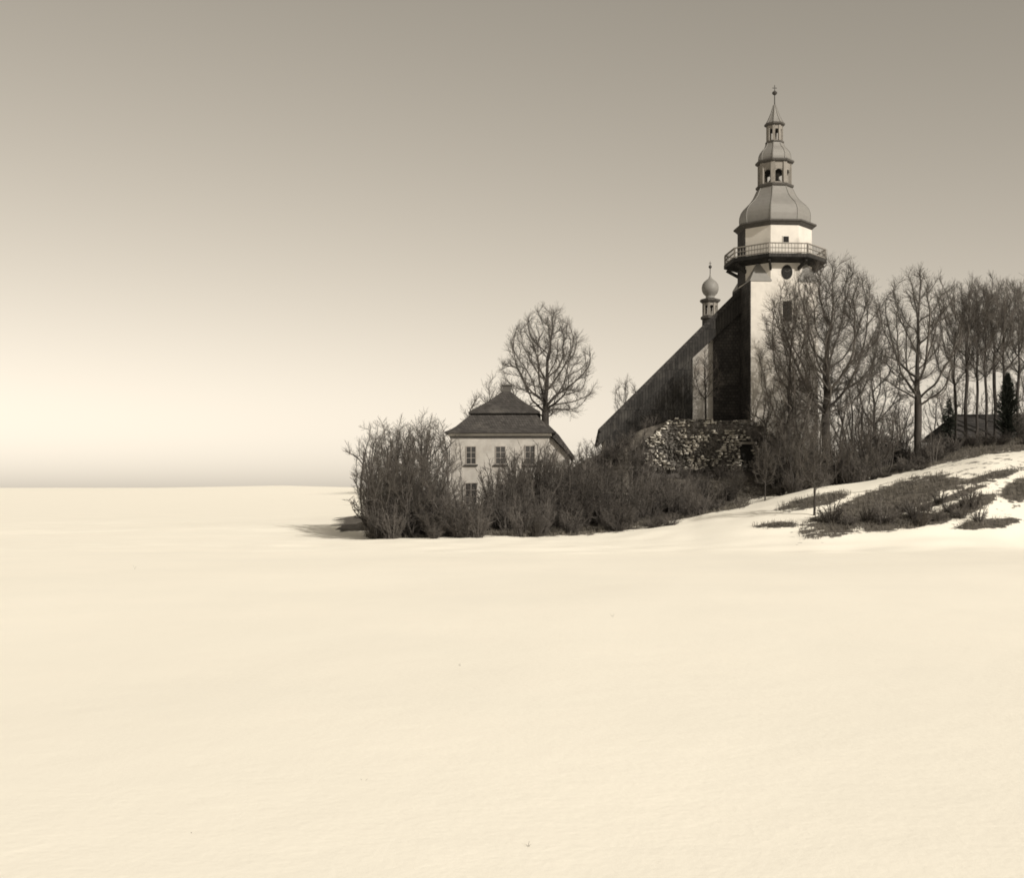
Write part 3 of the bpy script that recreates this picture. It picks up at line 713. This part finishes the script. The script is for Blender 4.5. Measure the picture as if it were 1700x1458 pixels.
for u0, u1, Y0, Y1, va, vb, cnt, lab, grp in zones:
    for i in range(cnt):
        u = u0+(u1-u0)*(i+rs_.random())/cnt; Y = rs_.uniform(Y0, Y1); t_ = (Y-Y0)/(Y1-Y0)
        vt = vb+(va-vb)*t_+rs_.uniform(-26, 22); shrub(u, Y, vt, rs_.choice((0, 1, 2, 1)), lab, grp)
for u, Y, vt in ((1003, 111, 742), (1012, 113, 735), (1022, 110, 740), (1030, 112.5, 728), (1040, 111, 726), (1052, 112, 722), (1060, 110, 745), (1075, 111, 764), (1135, 111, 772), (1195, 111, 770), (1072, 116.5, 700), (1084, 117, 692), (1062, 115.5, 712), (1290, 113, 705)):
    shrub(u, Y, vt, rs_.choice((0, 2, 1)), 'leafless shrub growing against the stone wall and its bank', 'shrubs against the stone wall')
for u, v in ((1500, 852), (1520, 862), (1540, 850), (1558, 866), (1575, 852), (1595, 862), (1470, 870), (1440, 868), (1410, 872), (1610, 846), (1530, 872), (1625,868),(1560,838),(1380,868)):
    p = hit(u, v); uu = u; o_v = v-rs_.uniform(22, 42)
    shrub(u, p.y, o_v, 3, 'small wiry bush poking out of the snow slope', 'small bushes on the snow slope')

# conifers
def spruce_geo(ht, rad, seed, col=False):
    rr = random.Random(seed); V, Fc, TV, TF = [], [], [], []
    tube(TV, TF, [Vector((0, 0, -.3)), Vector((0, 0, ht*.5)), Vector((0, 0, ht))], [.12, .07, .015], 6)
    z = .25*ht if not col else .04*ht
    while z < ht*.98:
        f_ = 1-z/ht; L0 = rad*((f_**.8) if not col else min(1, (f_*1.35))**.85)
        for _ in range(9 if not col else 16):
            a = rr.uniform(0, 6.28); L = L0*rr.uniform(.7, 1.12); d = Vector((math.cos(a), math.sin(a), rr.uniform(-.35, .05) if not col else rr.uniform(.4, 1.2)))
            n2 = max(3, int(L/.09)); sd_ = Vector((-math.sin(a), math.cos(a), 0))
            for k in range(n2):
                t = (k+1)/n2; p = Vector((0, 0, z))+d*L*t; wv = .20*(1-t*.6)
                for sgn in (-1, 1):
                    e = p+sd_*sgn*wv*rr.uniform(.6, 1.2)+d*.1+Vector((0, 0, rr.uniform(-.14, .06))); b0 = len(V)
                    V.extend([p+Vector((0, 0, .03)), p-d*.07, e, p+Vector((0, 0, -.04))]); Fc.extend([(b0, b0+1, b0+2), (b0+1, b0+3, b0+2)])
        z += .22*max(.4, f_)+.05
    return (TV, TF), (V, Fc)
f_ = foot(1575, 112); make_tree('conifer', 'small dark spruce with tiered branches left of the barn', 'conifer', spruce_geo(Zv(660, 112)-f_.z, 1.3, 3), f_, twm='needle')
f_ = foot(1673, 113); make_tree('conifer', 'tall narrow dark evergreen in front of the barn roof', 'conifer', spruce_geo(Zv(618, 113)-f_.z, 1.25, 4, True), f_, twm='needle')

# dry grass and heather on the bare ground
rg = random.Random(9); V, Fc = [], []
cnt = 0
while cnt < 9000:
    Y = rg.uniform(72, 112); u = rg.uniform(600, 1720); x = (u-UC)*Y/F; z = G(x, Y); bb = bare_at(x, Y, z)
    if bb < .45 or rg.random() > bb: continue
    cnt += 1; hh = rg.uniform(.15, .5)
    for _ in range(4):
        a = rg.uniform(0, 6.28); d = Vector((math.cos(a)*.5, math.sin(a)*.5, 1)).normalized(); p = Vector((x+rg.gauss(0, .12), Y+rg.gauss(0, .12), z-.03)); sd_ = Vector((math.sin(a), -math.cos(a), 0))*.02
        b0 = len(V); V.extend([p-sd_, p+sd_, p+d*hh]); Fc.append((b0, b0+1, b0+2))
for u, v in ((1017, 1027), (763, 1109), (433, 1265), (603, 1303), (877, 1408), (316, 1390), (224, 186+760)):
    p = hit(u, v); W, Wf = [], []
    for _ in range(3):
        a = rg.uniform(0, 6.28); d = Vector((math.cos(a)*.5, math.sin(a)*.5, 1)).normalized(); L = p.y*.0045*rg.uniform(.6, 1.2)
        tube(W, Wf, [Vector((0, 0, -.02)), d*L*.6, d*L+Vector((math.cos(a)*L*.3, 0, 0))], [.002, .0018, .001], 3)
    g_ = mesh_obj('dry_stalk', W, Wf, 'grass'); g_.location = p; tag(g_, 'tiny dry stalk poking through the smooth snow of the foreground', 'plant', 'dry stalks in the foreground snow')
o = mesh_obj('dry_grass', V, Fc, 'grass'); o['kind'] = 'stuff'; o['label'] = 'dry grass and heather on the bare patches of the hill'
